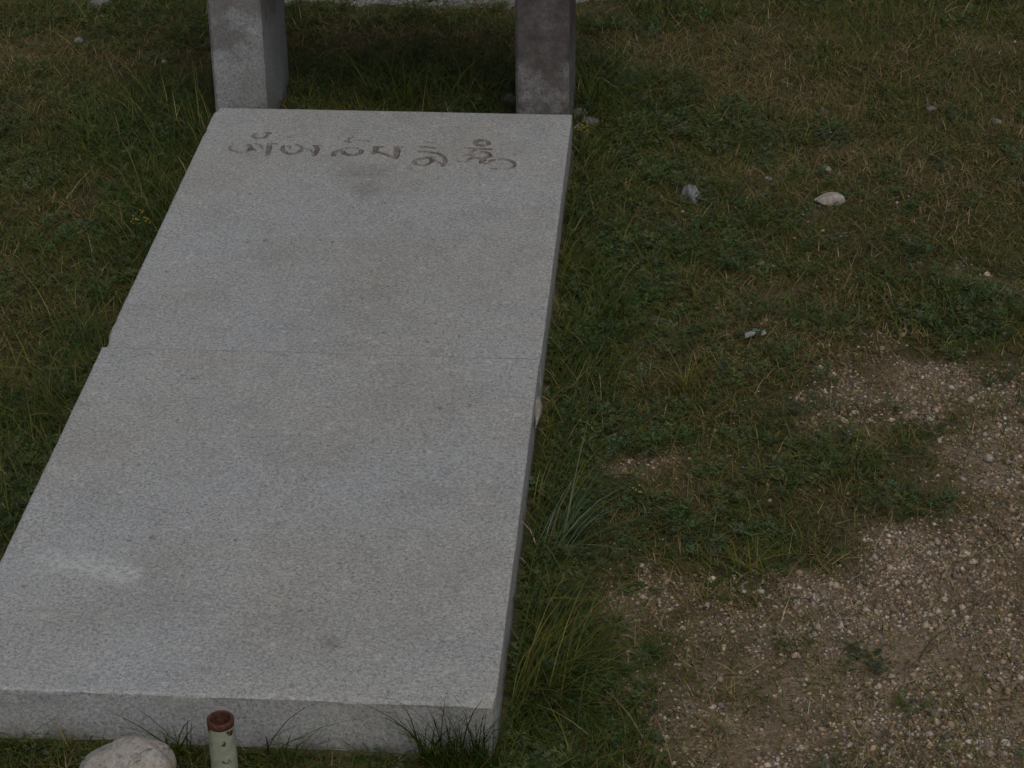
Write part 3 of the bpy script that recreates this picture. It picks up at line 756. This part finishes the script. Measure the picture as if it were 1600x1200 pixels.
PEBC = np.array([(.44, .33, .24), (.52, .42, .33), (.30, .22, .155), (.52, .47, .40), (.22, .19, .17), (.36, .25, .165), (.17, .155, .14), (.45, .34, .24)])
sc = np.stack([sz*rng.uniform(.8, 1.5, n), sz*rng.uniform(.7, 1.3, n), sz*rng.uniform(.45, .95, n)], -1)
ang = rng.uniform(0, 6.28, n); ca, sa = np.cos(ang)[:, None], np.sin(ang)[:, None]
L = OV[None]*sc[:, None, :]*rng.uniform(.78, 1.15, (n, len(OV), 1))
PX = L[..., 0]*ca-L[..., 1]*sa+x[:, None]; PY = L[..., 0]*sa+L[..., 1]*ca+y[:, None]
PZ = L[..., 2]+(zground(x, y)+sc[:, 2]*.35)[:, None]
V = np.stack([PX, PY, PZ], -1).reshape(-1, 3)
F = (OF[None]+(np.arange(n)*len(OV))[:, None, None]).reshape(-1, 3)
c = np.repeat(pick(PEBC, n)[:, None], len(OV), 1).reshape(-1, 3)
grav = mesh_from('gravel', V, F, M_PEB, col=c)
tag(grav, 'fine tan gravel scattered over the bare soil', 'gravel', None, 'stuff')
NP = len(F)

# larger pebbles one can pick out
pebm = [rock('pebble', M_PEBBLE, (.0072, .006, .0045), 60+i, 2, .25, facets=4, link=False) for i in range(6)]
k = 0
while k < 48:
    px, py = rng.uniform(1000, 1590), rng.uniform(560, 1195); p = at(px, py)
    b = float(field(BARE, np.array([p[0]]), np.array([p[1]]))[0])
    if rng.random() > b: continue
    o = bpy.data.objects.new('pebble', pebm[k % 6]); C.objects.link(o); s = rng.uniform(.5, .98)
    o.scale = (s, s, s); o.rotation_euler = (rng.uniform(-.3, .3), rng.uniform(-.3, .3), rng.uniform(0, 6.28))
    o.location = (p[0], p[1], float(zground(p[:1], p[1:2])[0])+.0035*s)
    tag(o, 'larger rounded pebble lying among the finer tan gravel', 'pebble', 'larger pebbles on the bare ground'); k += 1

# ------------------------------------------------------------------ single tufts and flowering plants
def tuft(px, py, n, hh, rad, label, pal, seed, lean=(.1, .7), droop=(.2, .9), az0=None, spread=3.14, wd=(.0016, .003), cat='grass tuft', off=(0, 0)):
    p = at(px, py)+np.array([off[0], off[1], 0]); a = rng.uniform(0, 6.28, n); r = rad*np.sqrt(rng.random(n))
    root = np.stack([r*np.cos(a), r*np.sin(a)*.7], -1)
    az = rng.uniform(0, 6.28, n) if az0 is None else az0+rng.uniform(-spread, spread, n)
    wx, wy = root[:, 0]+p[0], root[:, 1]+p[1]
    keep = slab_dist(wx, wy) > .006; root, az = root[keep], az[keep]; n = len(root)
    az = away(wx[keep], wy[keep], az, hh*1.6)
    V, F, c = blades(root, rng.gamma(9, 1/9, n)*hh, rng.uniform(*wd, n), az, rng.uniform(*lean, n), rng.uniform(*droop, n), pick(pal, n), 5, zbase=np.full(n, -.006))
    o = mesh_from('grass_tuft', V, F, M_BLADE, col=c); o.location = (p[0], p[1], float(zground(p[:1], p[1:2])[0]))
    return tag(o, label, cat)
BLUEG = np.array([(.075, .12, .06), (.095, .14, .085), (.06, .105, .045), (.15, .18, .13)])
tuft(846, 862, 60, .135, .05, 'blue-green arching grass tuft against the side of the plain slab', BLUEG, 1, (.3, .95), az0=.5, spread=1.2)
tuft(716, 1190, 280, .125, .055, 'dark green bristly tuft growing before the slab chipped corner', GREEN[:3], 2, (.06, .4), (.05, .4), az0=-1.57, spread=1.57)
tuft(275, 1180, 46, .11, .03, 'sparse green tuft between the boulder and the pipe', GREEN, 3, (.1, .7), (.05, .5), az0=-1.57, spread=1.65)
tuft(440, 1186, 34, .11, .05, 'few long leaning blades beside the green pipe', GREEN, 4, (.3, .9), (.05, .4), az0=-.2, spread=.5)
tuft(15, 1172, 60, .08, .04, 'green tuft at the outer front corner of the plain slab', GREEN, 5, (.2, .8), az0=-1.57, spread=1.6)
tuft(830, 1075, 110, .16, .06, 'yellowish green tall tuft beside the chipped corner', np.concatenate([GREEN, OLIVE[:2]]), 6, (.1, .6), az0=.4, spread=1.4)
tuft(1070, 615, 40, .085, .02, 'upright yellow-green grass tuft among the herbs', OLIVE*np.array([.8, .9, .7]), 7, (.05, .4))
tuft(1175, 895, 70, .055, .03, 'yellow-green tuft on the gravel edge below the herb patch', np.concatenate([GREEN, OLIVE]), 8, (.3, .9))
tuft(395, 1200, 40, .07, .05, 'short grass tuft at the foot of the painted pipe', GREEN, 11, (.2, .9), az0=-1.57, spread=1.6)
tuft(640, 158, 120, .12, .12, 'dark lush grass tuft between the two granite posts', GREEN[:3], 9, (.05, .45))

def flower_plant(px, py, n, hh, label, rad=.02):
    p = at(px, py); root = empty('yellow_flower', (p[0], p[1], float(zground(p[:1], p[1:2])[0])))
    a = rng.uniform(0, 6.28, n); az = rng.uniform(0, 6.28, n)
    rt = np.stack([rad*.5*np.cos(a), rad*.5*np.sin(a)], -1); h = hh*rng.uniform(.7, 1.1, n); lean = rng.uniform(.05, .3, n)
    V, F, c = blades(rt, h, np.full(n, .0016), az, lean, np.full(n, .02), pick(GREEN, n), 3, zbase=np.full(n, -.004))
    mesh_from('stem', V, F, M_BLADE, root, col=c)
    tips = V.reshape(n, 7, 3)[:, 6]; Vs, Fs = [], []
    for tip in tips:
        for q in range(3):
            i0 = len(Vs)*len(IV); Vs.append(IV*np.array([.0022, .0022, .0016])+tip+rng.normal(0, .0045, 3)); Fs.append(IF+i0)
    mesh_from('blossom', np.concatenate(Vs), np.concatenate(Fs), M_YEL, root)
    P, T, cc = protos[2]; mesh_from('foliage', P*.7, T, M_HERB, root, col=cc)
    return tag(root, label, 'flower')
flower_plant(906, 222, 7, .05, 'yellow flowering herb beside the carved slab and stained post', .03)
flower_plant(222, 378, 6, .06, 'slender yellow flowering herb standing left clear of the carved slab')
flower_plant(985, 782, 2, .03, 'two tiny yellow blossoms low in the herbs by the plain slab')
print('TRIS grass', NG, 'herb', NH, 'gravel', NP)
